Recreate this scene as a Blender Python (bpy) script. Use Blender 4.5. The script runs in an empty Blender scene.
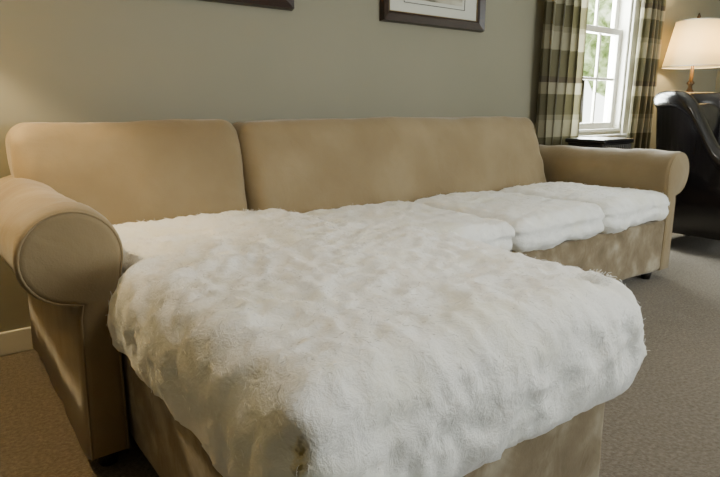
import bpy, bmesh, math, random
from mathutils import Vector, noise, Matrix
random.seed(7)
D=bpy.data; C=bpy.context
# ---------------------------------------------------------------- materials
def newmat(name):
    m=D.materials.new(name); m.use_nodes=True
    nt=m.node_tree; b=nt.nodes['Principled BSDF']
    return m,nt,b
def plain(name,col,rough=.6,metal=0,coat=0):
    m,nt,b=newmat(name)
    b.inputs['Base Color'].default_value=(*col,1); b.inputs['Roughness'].default_value=rough
    b.inputs['Metallic'].default_value=metal; b.inputs['Coat Weight'].default_value=coat
    return m
def noisy(name,stops,scale=5,detail=6,rough=.8,bscale=60,bstr=.2,bdist=.005,stretch=(1,1,1),sheen=0,spec=.3,bdetail=6,big=None):
    m,nt,b=newmat(name); N=nt.nodes; L=nt.links
    tc=N.new('ShaderNodeTexCoord'); mp=N.new('ShaderNodeMapping'); mp.inputs['Scale'].default_value=stretch
    L.new(tc.outputs['Object'],mp.inputs['Vector'])
    n=N.new('ShaderNodeTexNoise'); n.inputs['Scale'].default_value=scale; n.inputs['Detail'].default_value=detail
    L.new(mp.outputs[0],n.inputs['Vector'])
    r=N.new('ShaderNodeValToRGB'); e=r.color_ramp.elements
    e[0].position=stops[0][0]; e[0].color=(*stops[0][1],1); e[1].position=stops[-1][0]; e[1].color=(*stops[-1][1],1)
    for p,c in stops[1:-1]:
        x=e.new(p); x.color=(*c,1)
    L.new(n.outputs['Fac'],r.inputs['Fac']); L.new(r.outputs['Color'],b.inputs['Base Color'])
    n2=N.new('ShaderNodeTexNoise'); n2.inputs['Scale'].default_value=bscale; n2.inputs['Detail'].default_value=bdetail
    L.new(mp.outputs[0],n2.inputs['Vector'])
    bp=N.new('ShaderNodeBump'); bp.inputs['Strength'].default_value=bstr; bp.inputs['Distance'].default_value=bdist
    L.new(n2.outputs['Fac'],bp.inputs['Height'])
    if big:
        n3=N.new('ShaderNodeTexNoise'); n3.inputs['Scale'].default_value=big[0]; n3.inputs['Detail'].default_value=3; n3.inputs['Distortion'].default_value=.8
        L.new(mp.outputs[0],n3.inputs['Vector'])
        b2=N.new('ShaderNodeBump'); b2.inputs['Strength'].default_value=big[1]; b2.inputs['Distance'].default_value=big[2]
        L.new(n3.outputs['Fac'],b2.inputs['Height']); L.new(b2.outputs[0],bp.inputs['Normal'])
    L.new(bp.outputs[0],b.inputs['Normal'])
    b.inputs['Roughness'].default_value=rough; b.inputs['Sheen Weight'].default_value=sheen
    b.inputs['Specular IOR Level'].default_value=spec
    return m
M_wall=noisy('wall_paint',[(.3,(.262,.248,.182)),(.7,(.28,.263,.195))],scale=2,rough=.6,bscale=180,bstr=.08,bdist=.002)
M_ceil=plain('ceiling_paint',(.52,.50,.45),.9)
M_trim=plain('trim_white',(.72,.70,.62),.4)
M_suede=noisy('tan_microsuede',[(.25,(.235,.17,.088)),(.5,(.275,.205,.11)),(.75,(.335,.258,.148))],scale=3.5,detail=9,rough=.75,bscale=220,bstr=.25,bdist=.002,sheen=.3,spec=.3,big=(7,.25,.02))
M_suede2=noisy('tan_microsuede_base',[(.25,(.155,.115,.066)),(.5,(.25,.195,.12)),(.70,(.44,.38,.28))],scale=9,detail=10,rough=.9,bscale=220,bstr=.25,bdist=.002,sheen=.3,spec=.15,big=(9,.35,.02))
M_foot=plain('sofa_foot_black',(.015,.012,.01),.4)
M_frame=noisy('frame_dark_wood',[(.3,(.012,.006,.004)),(.7,(.035,.014,.009))],scale=8,stretch=(1,8,8),rough=.3,bstr=.05,spec=.5)
M_gold=plain('frame_fillet',(.25,.18,.08),.35,.6)
M_mat=plain('picture_mount',(.62,.62,.55),.8)
M_leather=noisy('black_leather',[(.3,(.006,.005,.006)),(.7,(.013,.010,.011))],scale=5,rough=.22,bscale=90,bstr=.15,bdist=.003,spec=.8)
M_black=plain('black_lacquer',(.012,.011,.012),.3)
M_bronze=plain('aged_bronze',(.08,.045,.02),.35,.8)
M_carpet=noisy('carpet',[(.3,(.125,.10,.072)),(.5,(.175,.145,.108)),(.7,(.235,.20,.153))],scale=90,detail=5,rough=1,bscale=240,bstr=.8,bdist=.006,spec=.05,sheen=.2,bdetail=3,big=(7,.3,.02))
def batting_mat():
    m,nt,b=newmat('cotton_batting'); N=nt.nodes; L=nt.links
    tc=N.new('ShaderNodeTexCoord')
    n=N.new('ShaderNodeTexNoise'); n.inputs['Scale'].default_value=6; n.inputs['Detail'].default_value=8
    L.new(tc.outputs['Object'],n.inputs['Vector'])
    r=N.new('ShaderNodeValToRGB'); e=r.color_ramp.elements
    e[0].position=.32; e[0].color=(.92,.92,.83,1); e[1].position=.5; e[1].color=(.95,.96,.94,1)
    L.new(n.outputs['Fac'],r.inputs['Fac'])
    vm=N.new('ShaderNodeVectorMath'); vm.operation='SUBTRACT'; vm.inputs[1].default_value=(.302,.525,.50)
    L.new(tc.outputs['Object'],vm.inputs[0])
    v2=N.new('ShaderNodeVectorMath'); v2.operation='MULTIPLY'; v2.inputs[1].default_value=(1/.014,1/.018,1/.026)
    L.new(vm.outputs[0],v2.inputs[0])
    ln=N.new('ShaderNodeVectorMath'); ln.operation='LENGTH'; L.new(v2.outputs[0],ln.inputs[0])
    n3=N.new('ShaderNodeTexNoise'); n3.inputs['Scale'].default_value=75; L.new(tc.outputs['Object'],n3.inputs['Vector'])
    ad=N.new('ShaderNodeMath'); ad.operation='ADD'; L.new(ln.outputs['Value'],ad.inputs[0]); L.new(n3.outputs['Fac'],ad.inputs[1])
    mr=N.new('ShaderNodeMapRange'); mr.inputs['From Min'].default_value=1.1; mr.inputs['From Max'].default_value=1.7
    mr.inputs['To Min'].default_value=1; mr.inputs['To Max'].default_value=0
    L.new(ad.outputs[0],mr.inputs['Value'])
    mx=N.new('ShaderNodeMixRGB'); L.new(mr.outputs[0],mx.inputs['Fac']); L.new(r.outputs[0],mx.inputs[1])
    r2=N.new('ShaderNodeValToRGB'); r2.color_ramp.elements[0].position=.38; r2.color_ramp.elements[0].color=(.35,.28,.13,1)
    r2.color_ramp.elements[1].position=.48; r2.color_ramp.elements[1].color=(.78,.66,.32,1); L.new(n3.outputs['Fac'],r2.inputs[0])
    L.new(r2.outputs[0],mx.inputs[2]); L.new(mx.outputs[0],b.inputs['Base Color'])
    w=N.new('ShaderNodeTexNoise'); w.inputs['Scale'].default_value=34; w.inputs['Detail'].default_value=10; w.inputs['Roughness'].default_value=.65; w.inputs['Distortion'].default_value=.4
    L.new(tc.outputs['Object'],w.inputs['Vector'])
    bp=N.new('ShaderNodeBump'); bp.inputs['Strength'].default_value=.5; bp.inputs['Distance'].default_value=.014
    L.new(w.outputs['Fac'],bp.inputs['Height']); L.new(bp.outputs[0],b.inputs['Normal'])
    b.inputs['Roughness'].default_value=1; b.inputs['Specular IOR Level'].default_value=.03; b.inputs['Sheen Weight'].default_value=.4
    return m
M_bat=batting_mat()
M_fib=plain('batting_fibre',(.96,.96,.94),1); M_fib.node_tree.nodes['Principled BSDF'].inputs['Specular IOR Level'].default_value=.05
# ---------------------------------------------------------------- helpers
def link(o,parent=None):
    C.collection.objects.link(o)
    if parent: o.parent=parent
    return o
def meshobj(name,vs,fs,mat,parent=None,smooth=True):
    me=D.meshes.new(name); me.from_pydata([tuple(v) for v in vs],[],fs); me.update()
    bm=bmesh.new(); bm.from_mesh(me); bmesh.ops.recalc_face_normals(bm,faces=bm.faces); bm.to_mesh(me); bm.free()
    if smooth: me.polygons.foreach_set('use_smooth',[True]*len(me.polygons))
    if mat: me.materials.append(mat)
    return link(D.objects.new(name,me),parent)
def empty(name,loc=(0,0,0)):
    o=D.objects.new(name,None); o.empty_display_size=.1; return link(o)
def coords(a,b,r,step):
    r=min(r,(b-a)/2*.999); k=5
    e=[r*(1-math.tan(math.pi/4*(1-i/k))) for i in range(k+1)]
    n=max(1,int(round((b-a-2*r)/step)))
    mid=[a+r+(b-a-2*r)*i/n for i in range(1,n)]
    return [a+x for x in e]+mid+[b-x for x in reversed(e)]
def rbox(name,lo,hi,r,mat,parent=None,step=.05,fn=None):
    r=min(r,min(hi[i]-lo[i] for i in range(3))/2*.99)
    cs=[coords(lo[i],hi[i],r,step) for i in range(3)]
    n=[len(c)-1 for c in cs]; idx={}; vs=[]; fs=[]
    def V(i,j,k):
        if (i,j,k) in idx: return idx[(i,j,k)]
        p=Vector((cs[0][i],cs[1][j],cs[2][k]))
        q=Vector([min(max(p[a],lo[a]+r),hi[a]-r) for a in range(3)])
        d=(p-q); nn=d.normalized() if d.length>1e-9 else Vector((0,0,1))
        p=q+nn*r
        if fn: p=fn(p,nn)
        vs.append(p); idx[(i,j,k)]=len(vs)-1; return len(vs)-1
    for a in range(3):
        b,c=(a+1)%3,(a+2)%3
        for s in (0,n[a]):
            for u in range(n[b]):
                for v in range(n[c]):
                    q=[]
                    for du,dv in((0,0),(1,0),(1,1),(0,1)):
                        t=[0,0,0]; t[a]=s; t[b]=u+du; t[c]=v+dv; q.append(V(*t))
                    fs.append(q)
    return meshobj(name,vs,fs,mat,parent)
def box(name,lo,hi,mat,parent=None,bev=0):
    vs=[(x,y,z) for x in(lo[0],hi[0]) for y in(lo[1],hi[1]) for z in(lo[2],hi[2])]
    fs=[(0,1,3,2),(4,6,7,5),(0,4,5,1),(2,3,7,6),(0,2,6,4),(1,5,7,3)]
    o=meshobj(name,vs,fs,mat,parent,False)
    if bev:
        m=o.modifiers.new('b','BEVEL'); m.width=bev; m.segments=2
    return o
def lathe(name,prof,cx,cy,mat,parent=None,seg=40,closed=False):
    vs=[];fs=[];n=len(prof)
    for r,z in prof:
        for s in range(seg):
            a=2*math.pi*s/seg; vs.append((cx+r*math.cos(a),cy+r*math.sin(a),z))
    for i in range(n-1 if not closed else n):
        for s in range(seg):
            j=(i+1)%n
            fs.append((i*seg+s,i*seg+(s+1)%seg,j*seg+(s+1)%seg,j*seg+s))
    if not closed:
        fs.append(list(range(seg))); fs.append([(n-1)*seg+s for s in range(seg)])
    return meshobj(name,vs,fs,mat,parent)
def tube(name,paths,rad,mat,parent=None,cyclic=False,res=2):
    cu=D.curves.new(name,'CURVE'); cu.dimensions='3D'; cu.bevel_depth=rad; cu.bevel_resolution=res
    for pts in paths:
        s=cu.splines.new('POLY'); s.points.add(len(pts)-1)
        for i,p in enumerate(pts): s.points[i].co=(p[0],p[1],p[2],1)
        s.use_cyclic_u=cyclic
    cu.materials.append(mat)
    return link(D.objects.new(name,cu),parent)
def fbm(p,o=4): return noise.fractal(p,1.0,2.0,o)
def hump(u,e): return max(0.0,4*u*(1-u))**e
def sst(x,a,b):
    t=min(1,max(0,(x-a)/(b-a))); return t*t*(3-2*t)
# ---------------------------------------------------------------- room
WY=2.404; XL,XR,YF,ZC=-1.7,5.9,-2.3,2.4
box('floor',(XL,YF,-.05),(XR,WY,0),M_carpet)
box('ceiling',(XL-.15,YF-.15,ZC),(XR+.15,WY+.15,ZC+.1),M_ceil)
def wall_with_hole(name,x0,x1,y0,y1,hx0,hx1,hz0,hz1):
    vs=[];fs=[]
    def bx(lo,hi):
        b=len(vs); vs.extend([(x,y,z) for x in(lo[0],hi[0]) for y in(lo[1],hi[1]) for z in(lo[2],hi[2])])
        fs.extend([tuple(b+i for i in f) for f in[(0,1,3,2),(4,6,7,5),(0,4,5,1),(2,3,7,6),(0,2,6,4),(1,5,7,3)]])
    bx((x0,y0,-.05),(hx0,y1,ZC)); bx((hx1,y0,-.05),(x1,y1,ZC)); bx((hx0,y0,-.05),(hx1,y1,hz0)); bx((hx0,y0,hz1),(hx1,y1,ZC))
    return meshobj(name,vs,fs,M_wall,None,False)
WX0,WX1,WZ0,WZ1=3.53,4.33,.73,2.10
F0,F1=2.0,4.4
wall_with_hole('wall_back',XL,XR,WY,WY+.15,WX0,WX1,WZ0,WZ1)
wall_with_hole('wall_front',XL,XR,YF-.15,YF,F0,F1,.7,2.1)
box('wall_left',(XL-.15,YF-.15,-.05),(XL,WY+.15,ZC),M_wall)
box('wall_right',(XR,YF-.15,-.05),(XR+.15,WY+.15,ZC),M_wall)
box('baseboard_back',(XL,WY-.016,0),(XR,WY,.09),M_trim,None,.004)
box('baseboard_left',(XL,YF,0),(XL+.016,WY-.016,.09),M_trim,None,.004)
box('baseboard_right',(XR-.016,YF,0),(XR,WY-.016,.09),M_trim,None,.004)
box('baseboard_front',(XL+.016,YF,0),(XR-.016,YF+.016,.09),M_trim,None,.004)
def window(name,x0,x1,z0,z1,yin,sgn,cols):
    w=empty(name)
    def b(n,xa,xb,ya,yb,za,zb,bev=.004):
        lo=(xa,min(yin+sgn*ya,yin+sgn*yb),za); hi=(xb,max(yin+sgn*ya,yin+sgn*yb),zb)
        box(n,lo,hi,M_trim,w,bev)
    c=.08
    b('casing_l',x0-c,x0,-.02,-.001,z0-.02,z1+c); b('casing_r',x1,x1+c,-.02,-.001,z0-.02,z1+c)
    b('casing_t',x0,x1,-.02,-.001,z1,z1+c); b('sill',x0-c-.02,x1+c+.02,-.05,.0,z0-.05,z0-.021); b('stool',x0,x1,0.001,.14,z0,z0+.02)
    b('jamb_l',x0,x0+.02,0.001,.14,z0+.02,z1); b('jamb_r',x1-.02,x1,0.001,.14,z0+.02,z1); b('head',x0+.02,x1-.02,0.001,.14,z1-.02,z1)
    a,d=x0+.02,x1-.02; zm=z0+.02+(z1-z0-.04)*.53
    for nm,za,zb,yo in(('lower',z0+.02,zm+.02,.05),('upper',zm-.02,z1-.02,.09)):
        f=.045
        b(nm+'_stile_l',a,a+f,yo,yo+.035,za,zb); b(nm+'_stile_r',d-f,d,yo,yo+.035,za,zb)
        b(nm+'_rail_b',a+f,d-f,yo,yo+.035,za,za+f); b(nm+'_rail_t',a+f,d-f,yo,yo+.035,zb-f,zb)
        for i in range(1,cols):
            x=a+f+(d-a-2*f)*i/cols; b(nm+'_muntin_v%d'%i,x-.01,x+.01,yo+.008,yo+.028,za+f,zb-f)
        zz=(za+zb)/2; b(nm+'_muntin_h',a+f,d-f,yo+.009,yo+.027,zz-.01,zz+.01)
    return w
window('window_1',WX0,WX1,WZ0,WZ1,WY,1,3)
window('added_fill_window',F0,F1,.7,2.1,YF,-1,4)  # unseen window added behind the camera to house the front fill light
# ---------------------------------------------------------------- sofa
SOFA=empty('sectional_sofa')
YA=1.396
def base_fn(amp):
    def f(p,n): return p+n*(amp*fbm(p*4,3))
    return f
rbox('chaise_base',(.335,.56,.045),(1.075,2.3,.330),.022,M_suede2,SOFA,.05,base_fn(.006))
rbox('seat_base',(1.08,YA+.005,.055),(3.07,2.3,.330),.022,M_suede2,SOFA,.05,base_fn(.006))
def arm(name,mirror_x=None):
    cx,cz,r=.236,.566,.116
    prof=[(.322,.05),(.324,.30),(.330,.45),(.343,.506)]
    for i in range(0,31):
        a=math.radians(-18+ i*(290/30.))
        prof.append((cx+r*math.cos(a),cz+r*math.sin(a)))
    prof+= [(.232,.42),(.226,.25),(.222,.05)]
    P=[]
    for x,z in prof: P.append((x if mirror_x is None else mirror_x-x,z))
    n=len(P); nr=[]
    for i in range(n):
        a=Vector(P[i-1]); b=Vector(P[(i+1)%n]); t=(b-a).normalized(); nr.append(Vector((t.y,-t.x)))
    if mirror_x is not None: nr=[-v for v in nr]
    y0,y1=YA,2.28
    rings=[(y0+.0,.022),(y0+.003,.014),(y0+.010,.005),(y0+.024,0)]+[(y0+.024+(y1-y0-.024)*i/30,0) for i in range(1,31)]
    vs=[];fs=[]
    for y,ins in rings:
        for i in range(n):
            x=P[i][0]-nr[i].x*ins; z=P[i][1]-nr[i].y*ins
            w=(.009*fbm(Vector((x*6,y*6,z*6)),3)-.006*sst(y,1.55,1.9)*sst(z,.5,.65)) if y>y0+.03 else 0
            vs.append((x+nr[i].x*w,y,z+nr[i].y*w))
    for k in range(len(rings)-1):
        for i in range(n):
            j=(i+1)%n; fs.append((k*n+i,k*n+j,(k+1)*n+j,(k+1)*n+i))
    fs.append(list(range(n))); fs.append([(len(rings)-1)*n+i for i in range(n)])
    meshobj(name,vs,fs,M_suede,SOFA)
    tube(name+'_welt',[[(P[i][0]-nr[i].x*.008,y0+.007,P[i][1]-nr[i].y*.008) for i in range(n)]],.003,M_suede,SOFA)
arm('arm_chaise_side')
arm('arm_far',3.385)
def back_piece(name,x0,x1,sd,flr=0):
    zt=.848; y0b,y1b=2.06,2.36
    def f(p,n):
        t=(p.z-.1)/(zt-.1)
        y=p.y
        front=max(0,-n.y)
        sh=.12*(p.z-.40)/(zt-.40) if p.z>.40 else 0
        k=min(1,max(0,(y1b-p.y)/(y1b-y0b)))
        y+=sh*k
        u=(p.x-x0)/(x1-x0); puff=.028*hump(u,.35)*front*math.sin(math.pi*min(1,max(0,(p.z-.3)/(zt-.3))))
        y-=puff
        z=p.z+(.006*hump(u,.4) if t>.9 else 0)
        x=p.x+flr*(1-t)*sst(u,.7,1)
        q=Vector((x,y,z))
        wr=.003*math.sin(x*9+4*fbm(q*2+Vector((sd,0,0)),2))*front*(1-t)*2
        e=min(p.x-x0,x1-p.x); cr=.005*math.sin(p.z*38+e*10+3*fbm(q*3,2))*math.exp(-e/.10)*front*(1 if .4<p.z<.8 else .2)
        return q+n*(.010*fbm(q*2.5+Vector((sd,0,0)),2)+.003*fbm(q*10,3)+wr+cr)
    rbox(name,(x0,y0b,.08),(x1,y1b,zt),.07,M_suede,SOFA,.02,f)
back_piece('back_chaise',.225,1.030,0)
back_piece('back_long',1.034,2.965,4,.10)
i=0
for x,y in((.275,1.46),(.40,.64),(1.00,.64),(3.04,1.46),(3.1,2.2),(.28,2.2),(2.0,1.46),(1.2,1.46)):
    i+=1; lathe('foot_%d'%i,[(.022,0),(.034,.056)],x,y,M_foot,SOFA,20)
# ---------------------------------------------------------------- batting cushions
def bat_fn(seed,amp=1.0,warp=None,hem=.33):
    off=Vector((seed*3.7,seed*1.3,seed*2.1))
    def f(p,n):
        if warp: p=warp(p,n)
        q=p+off
        a=.012*fbm(q*4.5,3)+.009*(abs(noise.noise(q*9))*-2+.5)+.006*(abs(noise.noise(q*21+Vector((4,4,4))))*-2+.5)+.004*fbm(q*34,3)+.0015*fbm(q*90,2)
        side=1-min(1,abs(n.z)*1.3) if abs(n.z)<.77 else 0
        a+=side*.009*(abs(noise.noise(Vector((q.x*9,q.y*9,q.z*3.5))))*-2+.6)
        a*=amp
        if n.z<-.5: a*=.2
        r=p+n*a
        if p.z<hem+.08 and n.z<.3:
            r.z+=.018*fbm(Vector((q.x*8,q.y*8,3.3)),4)
        return r
    return f
def fibres(obj,count,length,seed,rad=.0004,k=4):
    rnd=random.Random(seed); me=obj.data; paths=[]; nv=len(me.vertices); tries=0
    while len(paths)<count and tries<count*30:
        tries+=1
        v=me.vertices[rnd.randrange(nv)]; N_=v.normal
        if N_.z<-.2: continue
        p=v.co+Vector((rnd.uniform(-1,1),rnd.uniform(-1,1),rnd.uniform(-1,1)))*.003-N_*.0015
        flow=Vector((noise.noise(p*11),noise.noise(p*11+Vector((7,0,0))),noise.noise(p*11+Vector((0,9,0)))))*2.2
        d=flow+Vector((rnd.uniform(-1,1),rnd.uniform(-1,1),rnd.uniform(-1,1)))*.8
        d=(d-d.dot(N_)*N_)
        if d.length<.01: continue
        d.normalize(); d=(d+N_*rnd.uniform(.05,.45)).normalized()
        L=length*rnd.uniform(.3,1.0); pts=[p.copy()]
        curl=Vector((rnd.uniform(-1,1),rnd.uniform(-1,1),rnd.uniform(-1,1)))*.7
        for s in range(k):
            d=(d+curl*.5-N_*.26).normalized()
            p=p+d*(L/k); pts.append(p.copy())
        paths.append(pts)
    tube(obj.name+'_fibres',paths,rad,M_fib,obj,res=0)
def chaise_warp(p,n):
    p=p.copy()
    t=sst(p.y,1.28,1.38)
    w=1-min(1,max(0,(p.x-.285)/.35))
    p.x+=.065*t*w
    top=min(1,max(0,(p.z-.40)/.1))
    u=(p.x-.285)/.85
    p.z+=(.014*hump(u,.5)-.055*sst(p.y,1.0,1.9)-.010*sst(.8-p.y,0,.35))*top
    if p.y<.7: p.y-=.014*max(0,(.5-p.z)/.2)
    return p
cz=rbox('batting_wrapped_cushion',(.280,.503,.332),(1.135,2.05,.566),.088,M_bat,None,.0085,bat_fn(1,1,chaise_warp))
fibres(cz,26000,.015,3,.00036)
seats=[(1.145,1.793),(1.813,2.422),(2.442,3.045)]
for k,(a,b) in enumerate(seats):
    def cw(p,n,a=a,b=b):
        p=p.copy()
        u=(p.x-a)/(b-a); v=(p.y-1.365)/.69
        if n.z>.3: p.z+=.020*(hump(u,1)*hump(v,1))**.5-.004
        if abs(n.z)<.6: p=p-n*(.013*math.exp(-((p.z-.405)/.010)**2))
        return p
    o=rbox('batting_wrapped_cushion',(a,1.365,.332),(b,2.05,.474),.05,M_bat,None,.012,bat_fn(4+k,.7,cw,.332))
    fibres(o,4000,.014,20+k,.0004)
def tuft(c,seed,n=120,L=.05):
    rnd=random.Random(seed); paths=[]
    for _ in range(n):
        p=Vector(c)+Vector((rnd.gauss(0,.014),rnd.gauss(0,.014),rnd.gauss(0,.004))); d=Vector((rnd.uniform(-1,1),rnd.uniform(-1,1),rnd.uniform(.0,.6))).normalized()
        pts=[p.copy()]
        for s in range(6):
            d=(d+Vector((rnd.uniform(-1,1),rnd.uniform(-1,1),rnd.uniform(-1,.5)))*.9).normalized(); p=p+d*L*rnd.uniform(.5,1)/6; pts.append(p.copy())
        paths.append(pts)
    tube('tuft_fibres',paths,.0005,M_fib,cz,res=0)
tuft((1.045,.60,.567),1,260,.017); tuft((.95,1.95,.517),2,260,.017)
# ---------------------------------------------------------------- pictures
def picture(x0,x1,z0,z1,seed):
    E=empty('framed_picture'); y1=WY-.002; f=.055
    def bar(n,quad):
        (a,b,c,d)=quad
        vs=[(a[0],y1,a[1]),(b[0],y1,b[1]),(c[0],y1,c[1]),(d[0],y1,d[1])]
        m=lambda p,q,t:(p[0]+(q[0]-p[0])*t,p[1]+(q[1]-p[1])*t)
        a2,b2,c2,d2=m(a,d,.1),m(b,c,.1),m(c,b,.25),m(d,a,.25)
        vs+=[(a2[0],y1-.032,a2[1]),(b2[0],y1-.032,b2[1]),(c2[0],y1-.022,c2[1]),(d2[0],y1-.022,d2[1])]
        vs+=[(c[0],y1-.012,c[1]),(d[0],y1-.012,d[1])]
        fs=[(0,1,5,4),(4,5,6,7),(7,6,8,9),(9,8,2,3),(0,3,2,1),(0,4,7,9,3),(1,2,8,6,5)]
        meshobj(n,vs,fs,M_frame,E,False)
    O=[(x0,z0),(x1,z0),(x1,z1),(x0,z1)]; I=[(x0+f,z0+f),(x1-f,z0+f),(x1-f,z1-f),(x0+f,z1-f)]
    for k in range(4):
        j=(k+1)%4; bar('moulding_%d'%(k+1),[O[k],O[j],I[j],I[k]])
    box('mount',(x0+f,y1-.008,z0+f),(x1-f,y1-.001,z1-f),M_mat,E)
    g=.10
    pm=noisy('print_landscape_%d'%seed,[(.35,(.10,.09,.07)),(.5,(.45,.42,.33)),(.65,(.62,.6,.5))],scale=6,stretch=(1,1,3),rough=.6,bstr=0)
    box('print',(x0+f+g+.02,y1-.010,z0+f+.07),(x1-f-g-.02,y1-.0085,z1-f-.06),pm,E)
    a,b,c,d=x0+f+g,x1-f-g,z0+f+.05,z1-f-.045
    tube('print_border',[[(a,y1-.010,c),(b,y1-.010,c),(b,y1-.010,d),(a,y1-.010,d)]],.002,M_frame,E,True)
    tube('fillet',[[(p[0],y1-.013,p[1]) for p in I]],.003,M_gold,E,True)
picture(.66,1.42,1.33,1.88,1)
picture(1.93,2.69,1.33,1.88,2)
# ---------------------------------------------------------------- curtains
def curtain_mat():
    m,nt,b=newmat('plaid_curtain'); N=nt.nodes; L=nt.links
    tc=N.new('ShaderNodeTexCoord'); sp=N.new('ShaderNodeSeparateXYZ'); L.new(tc.outputs['Object'],sp.inputs[0])
    md=N.new('ShaderNodeMath'); md.operation='FRACT'
    mu=N.new('ShaderNodeMath'); mu.operation='MULTIPLY'; mu.inputs[1].default_value=1/.55; L.new(sp.outputs['Z'],mu.inputs[0]); L.new(mu.outputs[0],md.inputs[0])
    r=N.new('ShaderNodeValToRGB'); r.color_ramp.interpolation='CONSTANT'; e=r.color_ramp.elements
    A=(.14,.125,.065,1);B=(.34,.31,.21,1);Cc=(.24,.22,.14,1);Dk=(.10,.08,.048,1)
    e[0].position=0; e[0].color=A; e[1].position=.30; e[1].color=B
    for p,c in((.5,Cc),(.56,A),(.80,B),(.93,Dk)): x=e.new(p); x.color=c
    L.new(md.outputs[0],r.inputs[0])
    u=N.new('ShaderNodeUVMap'); su=N.new('ShaderNodeSeparateXYZ'); L.new(u.outputs[0],su.inputs[0])
    m3=N.new('ShaderNodeMath'); m3.operation='MULTIPLY'; m3.inputs[1].default_value=3.0; L.new(su.outputs['X'],m3.inputs[0])
    f3=N.new('ShaderNodeMath'); f3.operation='FRACT'; L.new(m3.outputs[0],f3.inputs[0])
    r3=N.new('ShaderNodeValToRGB'); r3.color_ramp.interpolation='CONSTANT'; r3.color_ramp.elements[0].color=(.6,.58,.52,1); r3.color_ramp.elements[1].position=.35; r3.color_ramp.elements[1].color=(1,1,1,1)
    L.new(f3.outputs[0],r3.inputs[0])
    mx=N.new('ShaderNodeMixRGB'); mx.blend_type='MULTIPLY'; mx.inputs[0].default_value=1; L.new(r.outputs[0],mx.inputs[1]); L.new(r3.outputs[0],mx.inputs[2])
    L.new(mx.outputs[0],b.inputs['Base Color']); b.inputs['Roughness'].default_value=.8; b.inputs['Sheen Weight'].default_value=.2
    tr=N.new('ShaderNodeBsdfTranslucent'); L.new(mx.outputs[0],tr.inputs['Color'])
    ms=N.new('ShaderNodeMixShader'); ms.inputs[0].default_value=.22; L.new(b.outputs[0],ms.inputs[1]); L.new(tr.outputs[0],ms.inputs[2])
    L.new(ms.outputs[0],N['Material Output'].inputs['Surface'])
    return m
M_cur=curtain_mat()
CUR=empty('curtain_rod')
RZ=2.22; RY=WY-.085
tube('rod',[[(3.08,RY,RZ),(4.74,RY,RZ)]],.012,M_bronze,CUR,res=4)
for i,x in enumerate((3.06,4.76)): lathe('finial_%d'%i,[(.001,RZ-.03),(.02,RZ-.02),(.028,RZ),(.02,RZ+.02),(.001,RZ+.03)],x,RY,M_bronze,CUR,20)
for i,x in enumerate((3.11,4.71)): box('bracket_%d'%i,(x-.01,RY,RZ-.025),(x+.01,WY-.001,RZ-.005),M_bronze,CUR)
def curtain(x0,x1,folds,seed):
    nx,nz=folds*14,50; vs=[];fs=[]
    for j in range(nz+1):
        z=.03+(RZ-.01-.03)*j/nz
        for i in range(nx+1):
            u=i/nx; ph=u*folds*2*math.pi
            amp=.026*(1+.3*math.sin(z*2+seed+u*5))
            x=x0+(x1-x0)*u+.012*math.sin(ph*2+seed)+.01*math.sin(z*2.3+u*7+seed)
            y=RY+amp*math.sin(ph+.4*math.sin(z*1.5+seed))
            vs.append((x,y,z))
    for j in range(nz):
        for i in range(nx):
            a=j*(nx+1)+i; fs.append((a,a+1,a+nx+2,a+nx+1))
    o=meshobj('curtain',vs,fs,M_cur); uv=o.data.uv_layers.new(name='UVMap')
    for l in o.data.loops: uv.data[l.index].uv=((l.vertex_index%(nx+1))/nx,(l.vertex_index//(nx+1))/nz)
curtain(3.18,3.62,5,1.0)
curtain(4.32,4.61,4,2.4)
# ---------------------------------------------------------------- end table with ribbed black chest
T=empty('side_table'); tx0,tx1,ty0,ty1=3.33,3.70,1.93,2.24
box('top',(tx0,ty0,.55),(tx1,ty1,.58),M_black,T,.005)
for k,(x,y) in enumerate(((tx0+.03,ty0+.03),(tx1-.03,ty0+.03),(tx0+.03,ty1-.03),(tx1-.03,ty1-.03))): box('leg_%d'%(k+1),(x-.02,y-.02,0),(x+.02,y+.02,.55),M_black,T,.003)
box('shelf',(tx0+.03,ty0+.03,.2),(tx1-.03,ty1-.03,.22),M_black,T,.003)
R=empty('slatted_black_box')
box('body',(tx0+.02,ty0+.03,.581),(tx1-.02,ty1-.03,.685),M_black,R,.01)
box('lid',(tx0+.01,ty0+.015,.685),(tx1-.01,ty1-.015,.712),M_black,R,.008)
M_slat=plain('slat_grey',(.10,.095,.085),.35)
for k in range(14):
    x=tx0+.035+k*.0225; box('slat_%d'%(k+1),(x,ty0+.02,.59),(x+.009,ty0+.03,.678),M_slat,R,.002)
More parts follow.
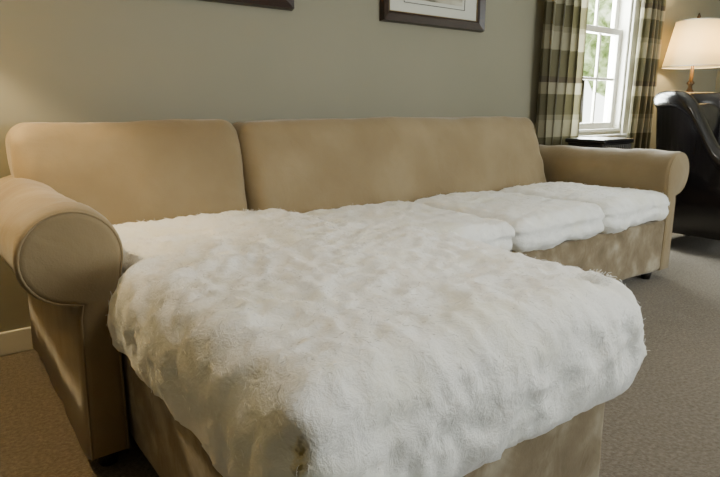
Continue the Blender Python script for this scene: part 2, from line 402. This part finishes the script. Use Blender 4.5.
# ---------------------------------------------------------------- armchair
CH=empty('leather_armchair')
X0,X1,Y0,Y1,rc=3.835,4.43,1.22,1.86,.22
def shell():
    path=[];r=rc
    for i in range(12): path.append((Vector((X0,Y0+(Y1-r-Y0)*i/11)),Vector((-1,0))))
    for i in range(1,12):
        a=math.pi-(math.pi/2)*i/12; path.append((Vector((X0+r+r*math.cos(a),Y1-r+r*math.sin(a))),Vector((math.cos(a),math.sin(a)))))
    for i in range(0,11): path.append((Vector((X0+r+(X1-X0-2*r)*i/10,Y1)),Vector((0,1))))
    for i in range(1,12):
        a=math.pi/2-(math.pi/2)*i/12; path.append((Vector((X1-r+r*math.cos(a),Y1-r+r*math.sin(a))),Vector((math.cos(a),math.sin(a)))))
    for i in range(12): path.append((Vector((X1,Y1-r-(Y1-r-Y0)*i/11)),Vector((1,0))))
    def H(y): return .63+.38*sst(y,1.42,1.72)
    vs=[];fs=[]
    for c,nn in path:
        h=H(c.y); t=.055; sec=[(t,.12),(t,.35),(t+.003,h-.09)]
        rr=.064
        for k in range(13):
            a=math.radians(-40+k*220/12); sec.append((.012+rr*math.cos(a),h-rr+rr*math.sin(a)))
        sec+=[(-t,h-.14),(-t,.35),(-t,.12)]
        for o,z in sec:
            fl=.03*max(0,(z-.3))/.7+.03*sst(c.y,1.5,1.8)*max(0,(z-.3))/.7
            p=c+nn*(o+fl); vs.append((p.x,p.y,z))
    n=len(path); m=len(vs)//n
    for i in range(n-1):
        for k in range(m):
            fs.append((i*m+k,i*m+(k+1)%m,(i+1)*m+(k+1)%m,(i+1)*m+k))
    fs.append(list(range(m))); fs.append([(n-1)*m+k for k in range(m)])
    meshobj('shell',vs,fs,M_leather,CH)
shell()
rbox('seat_deck',(X0+.056,Y0+.02,.13),(X1-.056,Y1-.06,.32),.03,M_leather,CH,.05)
rbox('seat_cushion',(X0+.062,Y0-.04,.32),(X1-.062,Y1-.15,.46),.055,M_leather,CH,.03,lambda p,n:p+n*.01*fbm(p*5,3))
rbox('back_cushion',(X0+.10,Y1-.19,.45),(X1-.10,Y1-.05,.93),.06,M_leather,CH,.03,lambda p,n:p+n*.01*fbm(p*5,3)+Vector((0,.04*(p.z-.46),0)))
for k,(x,y) in enumerate(((X0+.02,Y0+.04),(X1-.02,Y0+.04),(X0+.08,Y1-.04),(X1-.08,Y1-.04))): lathe('leg_%d'%(k+1),[(.018,0),(.03,.13)],x,y,M_frame,CH,20)
# ---------------------------------------------------------------- lamps
def shade_mat(name,strength):
    m,nt,b=newmat(name); N=nt.nodes; L=nt.links
    b.inputs['Base Color'].default_value=(.85,.74,.50,1); b.inputs['Roughness'].default_value=.9
    tr=N.new('ShaderNodeBsdfTranslucent'); tr.inputs['Color'].default_value=(.92,.80,.50,1)
    ms=N.new('ShaderNodeMixShader'); ms.inputs[0].default_value=.5
    L.new(b.outputs[0],ms.inputs[1]); L.new(tr.outputs[0],ms.inputs[2]); L.new(ms.outputs[0],N['Material Output'].inputs['Surface'])
    b.inputs['Emission Color'].default_value=(1,.80,.42,1); b.inputs['Emission Strength'].default_value=strength
    return m
M_shade=shade_mat('linen_shade',1.0)
def point(name,loc,e,col,r=.04,parent=None):
    l=D.lights.new(name,'POINT'); l.energy=e; l.color=col; l.shadow_soft_size=r
    o=link(D.objects.new(name,l),parent); o.location=loc; return o
LX,LY=4.81,2.14
TB=empty('lamp_table')
lathe('top',[(.16,.58),(.17,.59),(.17,.61),(.16,.62)],LX,LY,M_frame,TB)
lathe('pedestal',[(.14,0),(.13,.03),(.03,.08),(.025,.3),(.04,.43),(.03,.52),(.08,.58)],LX,LY,M_frame,TB)
LA=empty('table_lamp')
lathe('base',[(.075,.621),(.075,.64),(.05,.66),(.022,.70),(.03,.74),(.052,.80),(.060,.86),(.045,.93),(.022,.98),(.018,1.0),(.034,1.02),(.018,1.045),(.014,1.07),(.030,1.09),(.014,1.11),(.010,1.26)],LX,LY,M_bronze,LA)
def shade(nm,x,y,z0,z1,r0,r1,mat,parent):
    lathe(nm,[(r0,z0),(r1,z1),(r1-.003,z1),(r0-.003,z0)],x,y,mat,parent,56,True)
    tube(nm+'_trim',[[(x+r*math.cos(a*.1309),y+r*math.sin(a*.1309),z) for a in range(48)] for r,z in((r0,z0),(r1,z1))],.004,M_mat,parent,True)
shade('shade',LX,LY,1.21,1.54,.212,.15,M_shade,LA)
tube('harp',[[(LX+s*.05*math.sin(t*math.pi/12),LY,1.19+.36*t/12) for t in range(13)] for s in(1,-1)],.0025,M_bronze,LA)
lathe('finial',[(.004,1.54),(.012,1.56),(.014,1.575),(.004,1.60)],LX,LY,M_bronze,LA,20)
point('lamp_bulb',(LX,LY,1.36),20,(1,.74,.38),.03,LA)
FX,FY=-.17,2.12
FL=empty('floor_lamp')
lathe('stand',[(.14,0),(.14,.02),(.03,.04),(.012,.08),(.012,1.33),(.02,1.35)],FX,FY,M_bronze,FL)
shade('shade',FX,FY,1.26,1.54,.20,.14,M_shade,FL)
point('floor_bulb',(FX,FY,1.42),46,(1,.78,.44),.03,FL)
# ---------------------------------------------------------------- outside
M_leaf=noisy('foliage',[(.35,(.16,.22,.08)),(.5,(.5,.6,.32)),(.65,(.85,.9,.72))],scale=6,detail=8,rough=.8,bstr=.5,bdist=.03)
M_grass=noisy('lawn',[(.3,(.35,.42,.22)),(.7,(.6,.66,.42))],scale=3,rough=1)
box('lawn_ground',(-6,WY+.3,-.4),(26,26,-.3),M_grass)
for k,(x,y,s) in enumerate(((9.0,7.2,1.3),(14,9,2.0),(11,12,2.6))):
    tr=empty('garden_tree'); lathe('trunk',[(.16,-.3),(.1,2.2)],x,y,M_frame,tr,16)
    bm=bmesh.new(); bmesh.ops.create_icosphere(bm,subdivisions=5,radius=s)
    for v in bm.verts:
        d=v.co.normalized(); v.co+=d*(.5*s*fbm(d*2.2+Vector((k*5,0,0)),6)); v.co+=Vector((x,y,2.2+s*.7))
    me=D.meshes.new('crown'); bm.to_mesh(me); bm.free(); me.materials.append(M_leaf); link(D.objects.new('crown',me),tr)
# ---------------------------------------------------------------- light
w=D.worlds.new('world'); C.scene.world=w; w.use_nodes=True
bg=w.node_tree.nodes['Background']; bg.inputs[0].default_value=(.95,1.0,.90,1); bg.inputs[1].default_value=6.0
def area(name,loc,rot,sx,sy,e,col):
    l=D.lights.new(name,'AREA'); l.shape='RECTANGLE'; l.size=sx; l.size_y=sy; l.energy=e; l.color=col
    o=link(D.objects.new(name,l)); o.location=loc; o.rotation_euler=rot; return o
area('front_fill_light',((F0+F1)/2,YF-.08,1.40),(math.radians(90),0,0),2.3,1.35,68,(.90,.96,1))  # added fill from behind the camera, brightens the front of the batting
area('window_daylight_back',((WX0+WX1)/2,WY+.17,1.42),(math.radians(-90),0,0),.75,1.3,150,(.92,.99,.97))
CL=empty('ceiling_light')
lathe('dome',[(.02,2.29),(.12,2.31),(.17,2.35),(.18,2.398)],1.2,.3,plain('opal_glass',(.9,.9,.85),.3),CL)
a=area('ceiling_glow',(1.2,.3,2.27),(0,0,0),.4,.4,18,(1,.95,.84))
a.parent=CL
# ---------------------------------------------------------------- camera
cd=D.cameras.new('camera'); cam=link(D.objects.new('camera',cd)); C.scene.camera=cam
f=573.7; p=.230
cd.sensor_width=36; cd.lens=f/720*36
cam.location=(0,0,.9); cam.rotation_euler=(math.pi/2-p,0,-.645)
cd.shift_y=4.2/720
cd.clip_start=.02
